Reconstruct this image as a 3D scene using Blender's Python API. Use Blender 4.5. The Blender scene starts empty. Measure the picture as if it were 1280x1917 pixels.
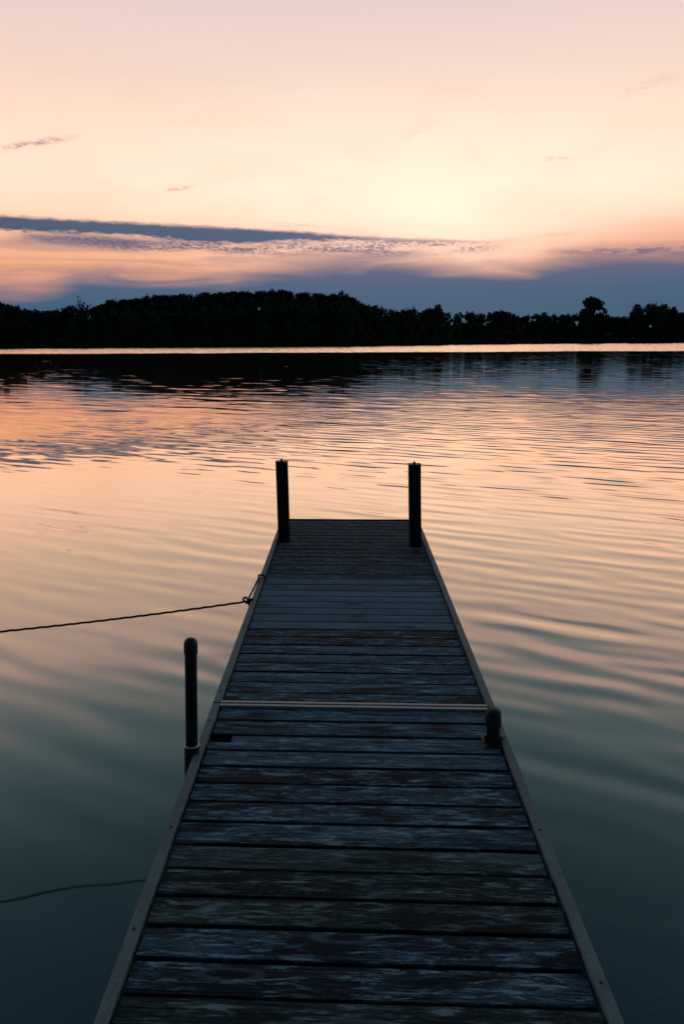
import bpy, bmesh, math, random
import numpy as np
from mathutils import Vector, Matrix, noise as mnoise

random.seed(7)
rng = np.random.default_rng(7)
sc = bpy.context.scene
COL = sc.collection
R = math.radians

# ------------------------------------------------------------------ camera
DECK = 0.93                     # deck height above the water (z = 0)
EYE = DECK + 1.53
F = 1420.0                      # focal length in photograph pixels (1280 x 1917)
PITCH = math.atan((958.5 - 639.0) / F)
ROLL = 0.005
cam_d = bpy.data.cameras.new('camera')
cam_d.sensor_fit = 'VERTICAL'
cam_d.sensor_height = 36.0
cam_d.sensor_width = 24.0
cam_d.lens = F / 1917.0 * 36.0
cam_d.clip_start = 0.05
cam_d.clip_end = 20000
cam = bpy.data.objects.new('camera', cam_d)
COL.objects.link(cam)
CM = Matrix.Rotation(math.pi / 2 - PITCH, 3, 'X') @ Matrix.Rotation(-ROLL, 3, 'Z')
cam.matrix_world = Matrix.Translation((0, 0, EYE)) @ CM.to_4x4()
sc.camera = cam


def ray(px, py):
    return (CM @ Vector(((px - 640.0) / F, -(py - 958.5) / F, -1.0))).normalized()


def at(px, py, z):
    d = ray(px, py)
    t = (z - EYE) / d.z
    return Vector((d.x * t, d.y * t, z))


def at_depth(px, py, y):
    d = ray(px, py)
    t = y / d.y
    return Vector((d.x * t, y, EYE + d.z * t))


def azel(px, py):
    d = ray(px, py)
    return math.degrees(math.atan2(d.x, d.y)), math.degrees(math.asin(d.z))


# ------------------------------------------------------------------ node helpers
def lin(r, g, b):
    def f(c):
        c /= 255.0
        return c / 12.92 if c <= 0.04045 else ((c + 0.055) / 1.055) ** 2.4
    return (f(r), f(g), f(b), 1.0)


class N:
    """tiny expression builder on a node tree"""
    def __init__(s, tree):
        s.t = tree

    def link(s, a, b):
        if isinstance(a, bpy.types.NodeSocket):
            s.t.links.new(a, b)
        elif isinstance(a, (tuple, list)) and len(a) == 3 and b.type == 'RGBA':
            b.default_value = (*a, 1.0)
        else:
            b.default_value = a

    def m(s, op, *a, clamp=False):
        n = s.t.nodes.new('ShaderNodeMath')
        n.operation = op
        n.use_clamp = clamp
        for i, x in enumerate(a):
            s.link(x, n.inputs[i])
        return n.outputs[0]

    def add(s, a, b): return s.m('ADD', a, b)
    def sub(s, a, b): return s.m('SUBTRACT', a, b)
    def mul(s, a, b, clamp=False): return s.m('MULTIPLY', a, b, clamp=clamp)
    def mx(s, a, b): return s.m('MAXIMUM', a, b)
    def mn(s, a, b): return s.m('MINIMUM', a, b)

    def smooth(s, v, lo, hi, a=0.0, b=1.0):
        n = s.t.nodes.new('ShaderNodeMapRange')
        n.interpolation_type = 'SMOOTHSTEP'
        s.link(v, n.inputs[0])
        s.link(lo, n.inputs[1]); s.link(hi, n.inputs[2]); s.link(a, n.inputs[3]); s.link(b, n.inputs[4])
        return n.outputs[0]

    def lerp(s, v, lo, hi, a=0.0, b=1.0):
        n = s.t.nodes.new('ShaderNodeMapRange')
        s.link(v, n.inputs[0])
        s.link(lo, n.inputs[1]); s.link(hi, n.inputs[2]); s.link(a, n.inputs[3]); s.link(b, n.inputs[4])
        return n.outputs[0]

    def mix(s, f, a, b, mode='MIX'):
        n = s.t.nodes.new('ShaderNodeMix')
        n.data_type = 'RGBA'
        n.blend_type = mode
        s.link(f, n.inputs[0]); s.link(a, n.inputs[6]); s.link(b, n.inputs[7])
        return n.outputs[2]

    def xyz(s, x, y, z):
        n = s.t.nodes.new('ShaderNodeCombineXYZ')
        for i, v in enumerate((x, y, z)):
            s.link(v, n.inputs[i])
        return n.outputs[0]

    def sep(s, v):
        n = s.t.nodes.new('ShaderNodeSeparateXYZ')
        s.link(v, n.inputs[0])
        return n.outputs

    def vm(s, op, a, b=None):
        n = s.t.nodes.new('ShaderNodeVectorMath')
        n.operation = op
        s.link(a, n.inputs[0])
        if b is not None:
            s.link(b, n.inputs[1])
        return n.outputs[1] if op == 'DOT_PRODUCT' else n.outputs[0]

    def noise(s, vec, scale=1.0, detail=2.0, rough=0.5, dist=0.0, color=False):
        n = s.t.nodes.new('ShaderNodeTexNoise')
        s.link(vec, n.inputs['Vector'])
        n.inputs['Scale'].default_value = scale
        n.inputs['Detail'].default_value = detail
        n.inputs['Roughness'].default_value = rough
        n.inputs['Distortion'].default_value = dist
        return n.outputs[1] if color else n.outputs[0]

    def ramp(s, v, stops, interp='LINEAR'):
        n = s.t.nodes.new('ShaderNodeValToRGB')
        n.color_ramp.interpolation = interp
        el = n.color_ramp.elements
        while len(el) < len(stops):
            el.new(0.5)
        for e, (p, c) in zip(el, sorted(stops)):
            e.position = p
            e.color = c if len(c) == 4 else (*c, 1)
        s.link(v, n.inputs[0])
        return n.outputs[0]

    def curve(s, v, pts, lo, hi):
        """piecewise curve: pts (x, y) with x already in [0,1]; output scaled from 0..1 to lo..hi"""
        n = s.t.nodes.new('ShaderNodeFloatCurve')
        c = n.mapping.curves[0]
        ys = [((y - lo) / (hi - lo)) for _, y in pts]
        xs = [x for x, _ in pts]
        while len(c.points) < len(pts):
            c.points.new(0.5, 0.5)
        for p, x, y in zip(c.points, xs, ys):
            p.location = (x, y)
            p.handle_type = 'AUTO'
        n.mapping.use_clip = False
        n.mapping.update()
        s.link(v, n.inputs[1])
        return s.add(s.mul(n.outputs[0], hi - lo), lo)


# ------------------------------------------------------------------ sky (dusk, sun veiled behind thin high cloud)
SUN_AZ, SUN_EL = azel(815, 372)
world = bpy.data.worlds.new('World')
sc.world = world
world.use_nodes = True
wt = world.node_tree
wt.nodes.clear()
w = N(wt)
tc = wt.nodes.new('ShaderNodeTexCoord')
D = w.vm('NORMALIZE', tc.outputs['Generated'])
dx, dy, dz = w.sep(D)
AZ = w.mul(w.m('ARCTAN2', dx, dy), 57.29578)
EL = w.mul(w.m('ARCSINE', w.m('MINIMUM', w.m('MAXIMUM', dz, -1.0), 1.0)), 57.29578)
EL = w.m('ABSOLUTE', EL)
AZN = w.m('DIVIDE', w.add(AZ, 30.0), 60.0, clamp=True)     # -30..30 deg -> 0..1


def aznorm(a):
    return (a + 30.0) / 60.0


def edge(pts, lo=0.0, hi=14.0):
    """elevation of a cloud edge as a function of azimuth"""
    q = [(aznorm(azel(px, py)[0]), azel(px, py)[1]) for px, py in pts]
    q = [(0.0, q[0][1])] + q + [(1.0, q[-1][1])]
    return w.curve(AZN, q, lo, hi)


# clear evening gradient by elevation
def el_stop(e, c):
    return (min(1.0, e / 90.0), lin(*c))


base = w.ramp(w.m('DIVIDE', EL, 90.0), [
    el_stop(0.0, (232, 160, 134)), el_stop(5.0, (242, 172, 134)), el_stop(6.6, (248, 190, 150)), el_stop(7.5, (250, 206, 174)),
    el_stop(8.8, (254, 229, 200)), el_stop(10.5, (255, 236, 212)), el_stop(13.0, (253, 231, 208)),
    el_stop(15.5, (247, 222, 202)), el_stop(18.5, (240, 213, 202)), el_stop(21.5, (231, 205, 202)),
    el_stop(24.0, (176, 176, 181)), el_stop(27.0, (128, 150, 162)), el_stop(31.0, (94, 126, 142)), el_stop(36.0, (70, 102, 116)),
    el_stop(45.0, (50, 79, 96)), el_stop(60.0, (38, 64, 86)), el_stop(90.0, (32, 52, 76))])
# the clear part towards the sunset is over-bright in red (it clips in the sky, not in its reflection)
wr = w.mul(w.mul(w.smooth(EL, 5.5, 9.0), w.smooth(EL, 17.5, 10.0)), w.smooth(w.m('ABSOLUTE', w.sub(AZ, 6.0)), 75.0, 30.0))
base = w.mix(wr, base, w.mix(1.0, base, (1.22, 1.0, 1.0, 1), 'MULTIPLY'))
# glow of the veiled sun
sd = Vector((math.sin(R(SUN_AZ)) * math.cos(R(SUN_EL)), math.cos(R(SUN_AZ)) * math.cos(R(SUN_EL)), math.sin(R(SUN_EL))))
gx = w.m('DIVIDE', w.sub(AZ, SUN_AZ), 14.0)
gy = w.m('DIVIDE', w.sub(EL, SUN_EL - 0.5), 5.5)
g2 = w.add(w.mul(gx, gx), w.mul(gy, gy))
glow = w.m('EXPONENT', w.mul(g2, -1.0))
base = w.mix(w.mul(glow, 0.75), base, (1.32, 0.93, 0.735, 1))
gt = w.m('DIVIDE', w.m('POWER', g2, 0.5), 0.28)
base = w.mix(w.mul(w.m('EXPONENT', w.mul(w.mul(gt, gt), -1.0)), 0.6), base, (1.35, 0.97, 0.72, 1))
# left and right of the frame: a touch pinker
side = w.smooth(w.m('ABSOLUTE', w.sub(AZ, 6.0)), 8.0, 32.0)
base = w.mix(w.mul(w.mul(side, w.smooth(EL, 24.0, 14.0)), 0.35), base, w.mix(1.0, base, (0.97, 0.85, 0.82, 1), 'MULTIPLY'))

# broad veils of cirrus
P2 = w.xyz(w.mul(AZ, 0.045), w.mul(EL, 0.16), 0.0)
veil = w.noise(P2, 2.2, 5.0, 0.55, 0.6)
veil = w.smooth(veil, 0.42, 0.72)
veil = w.mul(veil, w.mul(w.smooth(EL, 4.0, 9.0), w.smooth(EL, 22.0, 14.0)))
base = w.mix(w.mul(veil, 0.16), base, lin(236, 186, 160))

# orange-mauve zone with swept texture between streak and bank
P3 = w.xyz(w.add(w.mul(AZ, 0.10), w.mul(EL, 0.16)), w.mul(EL, 0.9), 3.0)
sw = w.noise(P3, 0.85, 5.0, 0.55, 1.2)
swm = w.smooth(sw, 0.42, 0.66)
zone = w.mul(w.smooth(EL, 8.3, 6.6), w.smooth(EL, 2.2, 4.6))
zone_az = w.smooth(AZ, 10.0, -6.0, 0.35, 1.0)
base = w.mix(w.mul(w.mul(zone, swm), w.mul(zone_az, 0.5)), base, lin(168, 132, 134))

# right-hand peach cloud
e_r = edge([(0, 520), (760, 500), (930, 470), (1060, 440), (1180, 418), (1280, 398)])
rt = w.smooth(w.add(EL, w.mul(w.sub(sw, 0.5), 2.6)), w.add(e_r, 0.9), w.sub(e_r, 2.2))
base = w.mix(w.mul(w.mul(rt, w.smooth(AZ, 6.0, 20.0)), 0.75), base, lin(236, 176, 146))

# low blue-grey bank above the trees
nb = w.noise(w.xyz(w.mul(AZ, 0.09), w.mul(EL, 0.5), 9.0), 1.6, 4.0, 0.55, 0.8)
e_b = edge([(0, 548), (90, 538), (180, 516), (300, 522), (430, 516), (560, 500), (700, 484), (860, 504),
            (960, 506), (1060, 486), (1160, 476), (1280, 474)])
b_in = w.add(EL, w.mul(w.sub(nb, 0.5), 1.7))
bank = w.smooth(b_in, w.add(e_b, 1.0), w.sub(e_b, 1.0))
bankcol = w.ramp(w.m('DIVIDE', EL, 8.0), [
    (0.0, lin(66, 97, 118)), (0.3, lin(68, 96, 122)), (0.46, lin(78, 98, 126)),
    (0.6, lin(96, 102, 129)), (0.72, lin(122, 110, 132)), (0.9, lin(160, 125, 134))])
bankhalf = w.smooth(b_in, w.add(e_b, 1.5), w.sub(e_b, 0.3))
base = w.mix(w.mul(bankhalf, 0.55), base, lin(206, 148, 134))
base = w.mix(bank, base, bankcol)

# the long dark streak, its ribbed lower fringe and the second string of ripples
fine = w.noise(w.xyz(w.mul(AZ, 0.9), w.mul(EL, 3.2), 1.0), 1.2, 4.0, 0.6, 0.3)
e_t = edge([(0, 403), (150, 411), (400, 424), (560, 433), (700, 444), (860, 449), (980, 453)])
e_l = edge([(0, 429), (120, 434), (260, 441), (360, 450), (450, 455), (560, 449), (680, 449), (860, 452), (980, 454)])
tw = w.mul(w.sub(fine, 0.5), 0.55)
s1 = w.mul(w.smooth(w.add(EL, w.mul(tw, 0.6)), w.add(e_t, 0.16), w.sub(e_t, 0.22)),
           w.smooth(w.add(EL, w.mul(tw, 1.4)), w.sub(e_l, 0.22), w.add(e_l, 0.12)))
s1 = w.mul(s1, w.smooth(AZ, 14.5, 7.0))
# mackerel ribs: rows of little cells
rb = w.xyz(w.add(w.mul(AZ, 2.6), w.mul(EL, 1.6)), w.mul(EL, 7.5), 0.0)
vo = wt.nodes.new('ShaderNodeTexVoronoi')
vo.feature = 'SMOOTH_F1'
w.link(w.vm('ADD', rb, w.noise(rb, 0.6, 2.0, 0.5, 0.0, True)), vo.inputs['Vector'])
vo.inputs['Scale'].default_value = 1.35
cell = w.smooth(vo.outputs['Distance'], 0.20, 0.60, 0.25, 1.0)
e_m1 = edge([(0, 436), (60, 440), (200, 446), (400, 452), (650, 452), (900, 456), (990, 462)])
e_m2 = edge([(0, 437), (60, 446), (150, 462), (340, 474), (520, 478), (700, 478), (860, 474), (990, 464)])
mk = w.mul(w.smooth(EL, w.add(e_m1, 0.22), w.sub(e_m1, 0.15)), w.smooth(EL, w.sub(e_m2, 0.25), w.add(e_m2, 0.35)))
mk = w.mul(mk, w.mul(w.smooth(AZ, -24.0, -20.5), w.smooth(AZ, 13.8, 9.0)))
den = w.smooth(w.noise(w.xyz(w.mul(AZ, 0.16), w.mul(EL, 1.5), 4.0), 1.5, 3.0, 0.5), 0.36, 0.58)
mk = w.mul(mk, w.mul(cell, w.add(w.mul(den, 0.75), 0.2)))
streakcol = w.ramp(AZN, [(0.0, lin(62, 86, 114)), (0.42, lin(74, 92, 122)), (0.55, lin(112, 106, 136)), (0.68, lin(176, 132, 138)), (0.78, lin(220, 160, 142))])
e_s1 = edge([(0, 446), (60, 446), (200, 452), (360, 458), (500, 462), (1280, 462)])
q1 = w.m('DIVIDE', w.sub(w.add(EL, w.mul(tw, 1.0)), e_s1), 0.36)
sl = w.mul(w.m('EXPONENT', w.mul(w.mul(q1, q1), -1.0)), w.mul(w.smooth(AZ, -24.0, -20.0), w.smooth(AZ, -6.0, -16.0)))
base = w.mix(w.mul(sl, 0.8), base, lin(112, 102, 130))
base = w.mix(w.mul(mk, 0.85), base, w.mix(0.3, streakcol, lin(120, 100, 128)))
base = w.mix(w.mul(s1, 0.97), base, streakcol)
# thin dark streak at right
e_q = edge([(0, 478), (960, 474), (1100, 471), (1180, 470), (1280, 466)])
q = w.sub(EL, e_q)
qs = w.m('EXPONENT', w.mul(w.mul(q, q), -14.0))
qs = w.mul(w.mul(qs, w.smooth(AZ, 13.0, 20.0)), w.smooth(fine, 0.35, 0.62))
base = w.mix(w.mul(qs, 0.9), base, lin(120, 105, 128))


# separate small wisps
def wisp(x0, y0, x1, y1, thick, strength, col):
    global base
    a0, l0 = azel(x0, y0)
    a1, l1 = azel(x1, y1)
    t = w.m('DIVIDE', w.sub(AZ, a0), a1 - a0)
    mid = w.add(w.mul(t, l1 - l0), l0)
    bend = w.mul(w.sub(w.noise(w.xyz(w.mul(AZ, 0.6), w.mul(EL, 0.7), 5.0), 1.0, 4.0, 0.6), 0.5), thick * 3.0)
    d = w.m('DIVIDE', w.add(w.sub(EL, mid), bend), thick)
    g = w.m('EXPONENT', w.mul(w.mul(d, d), -1.0))
    g = w.mul(g, w.mul(w.smooth(t, 0.0, 0.35), w.smooth(t, 1.0, 0.6)))
    br = w.smooth(w.noise(w.xyz(w.add(AZ, w.mul(EL, 1.4)), w.mul(EL, 3.5), 2.0), 1.3, 4.0, 0.6), 0.34, 0.58)
    base = w.mix(w.mul(w.mul(g, br), strength), base, lin(*col))


wisp(-60, 284, 172, 251, 0.17, 0.85, (184, 148, 152))
wisp(300, 357, 372, 347, 0.12, 0.8, (216, 164, 146))
wisp(1000, 299, 1082, 294, 0.11, 0.6, (226, 178, 152))
wisp(1120, 195, 1290, 130, 0.30, 0.3, (226, 180, 170))
wisp(740, 262, 850, 205, 0.5, 0.22, (240, 196, 178))
wisp(930, 452, 1130, 428, 0.12, 0.35, (226, 168, 144))
wisp(480, 418, 620, 424, 0.14, 0.5, (240, 178, 150))

# away from the sunset the same dusk sky is bluer and dimmer
hz = w.smooth(w.m('ABSOLUTE', w.sub(AZ, 6.0)), 40.0, 130.0)
east = w.ramp(w.m('DIVIDE', EL, 90.0), [
    el_stop(0.0, (24, 36, 48)), el_stop(10.0, (36, 52, 70)), el_stop(25.0, (38, 60, 82)),
    el_stop(50.0, (34, 58, 78)), el_stop(90.0, (32, 52, 74))])
base = w.mix(hz, base, east)

# the physical sky of a very low sun adds its share on top
nish = wt.nodes.new('ShaderNodeTexSky')
nish.sky_type = 'NISHITA'
nish.sun_disc = False
nish.sun_elevation = R(SUN_EL)
nish.sun_rotation = R(SUN_AZ)
bg1 = wt.nodes.new('ShaderNodeBackground')
w.link(base, bg1.inputs[0])
bg1.inputs[1].default_value = 1.02
bg2 = wt.nodes.new('ShaderNodeBackground')
w.link(nish.outputs[0], bg2.inputs[0])
bg2.inputs[1].default_value = 0.0002
ash = wt.nodes.new('ShaderNodeAddShader')
wt.links.new(bg1.outputs[0], ash.inputs[0])
wt.links.new(bg2.outputs[0], ash.inputs[1])
wo = wt.nodes.new('ShaderNodeOutputWorld')
wt.links.new(ash.outputs[0], wo.inputs[0])

# no lamp: the sun is hidden behind thin cloud, its light is the glow in the sky

sc.view_settings.view_transform = 'Standard'
sc.view_settings.look = 'None'
sc.view_settings.gamma = 1
sc.view_settings.exposure = 0
sc.view_settings.use_curve_mapping = False
sc.render.engine = 'CYCLES'
sc.cycles.max_bounces = 6


# ------------------------------------------------------------------ object helpers
def tag(o, label=None, cat=None, group=None, kind=None):
    for k, v in (('label', label), ('category', cat), ('group', group), ('kind', kind)):
        if v:
            o[k] = v
    return o


def link_mesh(name, me, mat=None, parent=None):
    o = bpy.data.objects.new(name, me)
    COL.objects.link(o)
    if mat:
        me.materials.clear()
        me.materials.append(mat)
    if parent:
        o.parent = parent
    return o


def from_bm(name, bm, mat, parent=None, smooth=False):
    me = bpy.data.meshes.new(name)
    bm.normal_update()
    bm.to_mesh(me)
    bm.free()
    if smooth:
        for p in me.polygons:
            p.use_smooth = True
    return link_mesh(name, me, mat, parent)


def empty(name, loc, parent=None):
    o = bpy.data.objects.new(name, None)
    o.empty_display_size = 0.2
    o.location = loc
    COL.objects.link(o)
    if parent:
        o.parent = parent
    return o


def new_mat(name):
    m = bpy.data.materials.new(name)
    m.use_nodes = True
    m.node_tree.nodes.clear()
    n = N(m.node_tree)
    out = m.node_tree.nodes.new('ShaderNodeOutputMaterial')
    return m, n, out


def principled(n, out, color, rough=0.7, metal=0.0, spec=0.5, normal=None, ior=1.45):
    p = n.t.nodes.new('ShaderNodeBsdfPrincipled')
    n.link(color, p.inputs['Base Color'])
    n.link(rough, p.inputs['Roughness'])
    n.link(metal, p.inputs['Metallic'])
    n.link(spec, p.inputs['Specular IOR Level'])
    p.inputs['IOR'].default_value = ior
    if normal is not None:
        n.link(normal, p.inputs['Normal'])
    n.link(p.outputs[0], out.inputs[0])
    return p


def bump(n, h, strength, dist):
    b = n.t.nodes.new('ShaderNodeBump')
    b.inputs['Strength'].default_value = strength
    b.inputs['Distance'].default_value = dist
    n.link(h, b.inputs['Height'])
    return b.outputs[0]


def box_bm(bm, c, s, rot=None):
    r = bmesh.ops.create_cube(bm, size=1.0)
    M = Matrix.Translation(c) @ (rot or Matrix.Identity(4)) @ Matrix.Diagonal((*s, 1.0))
    bmesh.ops.transform(bm, matrix=M, verts=r['verts'])
    return r['verts']


# ------------------------------------------------------------------ water
def make_water():
    m, n, out = new_mat('lake_water')
    geo = n.t.nodes.new('ShaderNodeNewGeometry')
    P = geo.outputs['Position']
    x, y, z = n.sep(P)
    dist = n.m('SQRT', n.add(n.mul(x, x), n.mul(y, y)))

    # rotated wave frame: crests lie across the view, falling slightly to the right
    def frame(deg, sx, sy, off=0.0):
        c, s_ = math.cos(R(deg)), math.sin(R(deg))
        u = n.add(n.mul(x, c * sx), n.mul(y, s_ * sx))
        v = n.add(n.mul(x, -s_ * sy), n.mul(y, c * sy))
        return n.xyz(u, v, off)

    def slope(vec, detail, rough, dst=0.0):
        return n.sub(n.noise(vec, 1.0, detail, rough, dst), 0.5)

    # patches where the breeze touches
    patch = n.noise(n.xyz(n.mul(x, 0.035), n.mul(y, 0.09), 0.0), 1.0, 3.0, 0.5, 0.4)
    patch2 = n.noise(n.xyz(n.mul(x, 0.25), n.mul(y, 0.30), 7.0), 1.0, 2.0, 0.5)
    # one train of small waves runs across the view, crests falling to the right,
    # with a spread of lengths and directions and slow wave groups
    warp = n.mul(n.noise(n.xyz(n.mul(x, 0.45), n.mul(y, 0.45), 1.0), 1.0, 2.0, 0.5), 6.0)
    warp2 = n.mul(n.noise(n.xyz(n.mul(x, 0.9), n.mul(y, 0.9), 8.0), 1.0, 1.0, 0.5), 4.5)
    sxs, sys_ = 0.0, 0.0
    lf = n.smooth(n.m('DIVIDE', x, n.m('MAXIMUM', y, 1.0)), -0.30, 0.05, 0.42, 1.0)
    lf = n.mx(lf, n.smooth(y, 14.0, 9.0))
    ampN = n.mul(n.smooth(y, 50.0, 14.0, 0.14, 1.0), n.mul(n.lerp(x, -4.0, 2.5, 0.42, 1.0), n.smooth(dist, 2.8, 7.5, 0.42, 1.45)))
    ampF = n.mul(n.smooth(y, 12.0, 26.0, 0.0, 1.0), n.smooth(patch, 0.30, 0.60, 0.55, 1.3))
    ampM = n.mul(n.mul(n.smooth(y, 7.5, 14.0, 0.0, 1.0), n.smooth(y, 52.0, 18.0, 0.08, 1.0)), n.mul(n.smooth(patch, 0.30, 0.62, 0.4, 1.2), n.smooth(n.m('DIVIDE', x, n.m('MAXIMUM', y, 1.0)), -0.35, 0.15, 0.6, 1.1)))
    waves = [(0.60, -27, 0.0068, 0, warp), (0.42, -36, 0.0100, 0, warp2), (0.80, -19, 0.0035, 0, warp), (1.3, -8, 0.0015, 0, warp2),
             (0.48, -22, 0.0120, 0, warp), (0.33, -30, 0.0100, 0, warp2), (0.26, -24, 0.0070, 0, warp),
             (0.30, -24, 0.0060, 1, warp2), (0.52, -14, 0.0075, 1, warp), (0.80, -33, 0.0060, 1, warp2), (0.23, -30, 0.0050, 1, warp),
             (1.9, -20, 0.0045, 2, warp), (3.1, -8, 0.0025, 2, warp2), (1.2, -30, 0.0052, 2, warp)]
    for i, (lam, deg, amp, zone, wp) in enumerate(waves):
        c, s_ = math.cos(R(deg)), math.sin(R(deg))
        ph = n.add(n.add(n.mul(x, -s_ * 2 * math.pi / lam), n.mul(y, c * 2 * math.pi / lam)), n.add(wp, i * 1.9))
        env = n.noise(frame(deg, 0.62 / lam ** 0.5, 0.9 / lam ** 0.5, 10.0 + i * 3.7), 1.0, 1.0, 0.5)
        env = n.smooth(env, 0.50, 0.70, 0.35, 3.0) if zone == 2 else n.mul(n.smooth(env, 0.30, 0.68, 0.15, 1.6), lf)
        v = n.mul(n.mul(n.m('SINE', ph), env), n.mul((ampN, ampM, ampF)[zone], amp))
        sxs = n.add(sxs, n.mul(v, -s_))
        sys_ = n.add(sys_, n.mul(v, c))
    # irregular chop on top
    b = slope(frame(-22, 0.9, 2.7, 2.0), 3.0, 0.5, 0.25)
    B = n.mul(n.mul(b, 0.05), n.add(n.mul(ampM, 1.0), n.mul(ampN, 0.25)))
    # C: ruffled water beyond the wind line
    wl = n.mul(n.sub(n.noise(n.xyz(n.mul(x, 0.02), 0.0, 0.0), 1.0, 2.0, 0.5), 0.5), 20.0)
    wl = n.add(wl, n.mul(n.sub(n.noise(n.xyz(n.mul(x, 0.10), n.mul(y, 0.02), 4.0), 1.0, 3.0, 0.6), 0.5), 26.0))
    far = n.smooth(n.add(y, wl), 164.0, 186.0)
    c_ = slope(frame(3, 0.5, 1.1, 30.0), 4.0, 0.7, 0.0)
    C = n.mul(n.add(n.mul(c_, 0.5), -0.06), far)
    # a faint ring spreading from the right-hand end post
    pc = at(776, 1018, DECK)
    q_ = at(925, 1032, 0.0)
    R0 = math.hypot(q_.x - pc.x, q_.y - pc.y)
    rx, ry = n.sub(x, pc.x), n.sub(y, pc.y)
    rr0 = n.m('SQRT', n.add(n.add(n.mul(rx, rx), n.mul(ry, ry)), 1e-4))
    g0 = n.m('DIVIDE', n.sub(rr0, R0), 0.09)
    ring = n.mul(n.mul(n.m('SINE', n.mul(rr0, 2 * math.pi / 0.055)), n.m('EXPONENT', n.mul(n.mul(g0, g0), -1.0))), 0.010)
    ring = n.mul(ring, n.smooth(x, pc.x + 0.1, pc.x + 0.5))
    sys_ = n.add(sys_, n.mul(ring, n.m('DIVIDE', ry, rr0)))
    sxs = n.add(sxs, n.mul(ring, n.m('DIVIDE', rx, rr0)))
    sy = n.add(n.add(sys_, B), C)
    # cross slopes, weaker
    cx = slope(frame(40, 1.1, 2.2, 50.0), 2.0, 0.5)
    sx = n.add(sxs, n.mul(cx, n.add(n.mul(ampM, 0.02), n.mul(far, 0.3))))
    nrm = n.vm('NORMALIZE', n.xyz(sx, sy, 1.0))
    # reflectance rises towards grazing angles
    cosv = n.m('MAXIMUM', n.vm('DOT_PRODUCT', geo.outputs['Incoming'], nrm), 0.0)
    fr = n.m('POWER', n.m('MAXIMUM', n.sub(1.0, cosv), 0.0), 2.35)
    fr = n.m('MINIMUM', n.add(n.add(n.mul(fr, 1.18), 0.028), n.mul(far, 0.5)), 1.0)
    murk = n.noise(n.xyz(n.mul(x, 0.55), n.mul(y, 0.4), 2.0), 1.0, 2.0, 0.5)
    body = n.mix(murk, (0.027, 0.082, 0.095, 1), (0.038, 0.092, 0.124, 1))
    dif = n.t.nodes.new('ShaderNodeBsdfDiffuse')
    n.link(body, dif.inputs[0])
    glo = n.t.nodes.new('ShaderNodeBsdfAnisotropic')
    glo.distribution = 'GGX'
    glo.inputs[0].default_value = (1.0, 0.885, 0.73, 1)
    n.link(n.lerp(far, 0, 1, 0.03, 0.12), glo.inputs['Roughness'])
    n.link(nrm, glo.inputs['Normal'])
    mx = n.t.nodes.new('ShaderNodeMixShader')
    n.link(fr, mx.inputs[0])
    n.link(dif.outputs[0], mx.inputs[1])
    n.link(glo.outputs[0], mx.inputs[2])
    n.link(mx.outputs[0], out.inputs[0])
    bm = bmesh.new()
    vs = [bm.verts.new(v) for v in ((-2600, -400, 0), (2600, -400, 0), (2600, 1500, 0), (-2600, 1500, 0))]
    bm.faces.new(vs)
    o = from_bm('lake_water', bm, m)
    tag(o, 'rippled lake reflecting the orange sunset and the blue cloud streak', kind='structure')


make_water()


# ------------------------------------------------------------------ far shore terrain
def lerp_tab(tab, x):
    return float(np.interp(x, [t[0] for t in tab], [t[1] for t in tab]))


SHORE = [(-2600, 250), (-900, 290), (0, 318), (320, 322), (640, 338), (760, 372), (860, 430), (1000, 492), (1120, 520),
         (1280, 520), (1700, 470), (3000, 380), (4200, 300)]
SHORE = [(a, b * 1.24) for a, b in SHORE]
TOPS = [(-1500, 575), (-700, 560), (-300, 572), (0, 566), (30, 572), (50, 580), (65, 578), (90, 583), (105, 586), (115, 578),
        (135, 575), (150, 565), (165, 567), (183, 574), (190, 573), (200, 570), (215, 564), (235, 561), (270, 560),
        (285, 555), (300, 553), (330, 554), (345, 551), (370, 552), (380, 548), (400, 549), (430, 547), (450, 546),
        (475, 548), (490, 545), (510, 544), (530, 542), (545, 545), (560, 549), (575, 547), (600, 550), (620, 554),
        (630, 549), (640, 546), (650, 552), (665, 560), (680, 568), (700, 573), (720, 576), (740, 581), (760, 578),
        (775, 576), (790, 582), (805, 579), (815, 574), (830, 578), (840, 588), (860, 585), (885, 582), (905, 588),
        (920, 583), (940, 582), (960, 588), (975, 594), (985, 588), (1000, 586), (1015, 585), (1030, 589),
        (1060, 586), (1080, 586), (1100, 586), (1125, 588), (1140, 590), (1150, 589), (1168, 593), (1190, 588), (1215, 590),
        (1245, 586), (1262, 582), (1280, 585), (1600, 578), (2400, 570)]
HILL = [(-1500, 5), (0, 5), (120, 4), (190, 7), (280, 12), (420, 17), (540, 18.5), (620, 16.5), (680, 10), (740, 6), (860, 3.0), (1000, 2.0),
        (1300, 2.0), (2400, 4)]


def tan_az(px):
    return (px - 640.0) / F * math.cos(PITCH)


def px_of(xx, yy):
    return xx / max(yy, 1.0) / math.cos(PITCH) * F + 640.0


def terrain_z(px, t):
    """height above the water t metres inland of the shoreline seen at column px"""
    s = max(0.0, min(1.0, t / 2.5))
    z = -0.8 + 1.25 * s
    q = max(0.0, min(1.0, (t - 2) / 60.0))
    q = q * q * (3 - 2 * q)
    z += lerp_tab(HILL, px) * q
    z += 0.5 * min(1, max(t, 0) / 10.0) * mnoise.noise(Vector((px * 0.01, t * 0.05, 0)))
    return z


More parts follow.
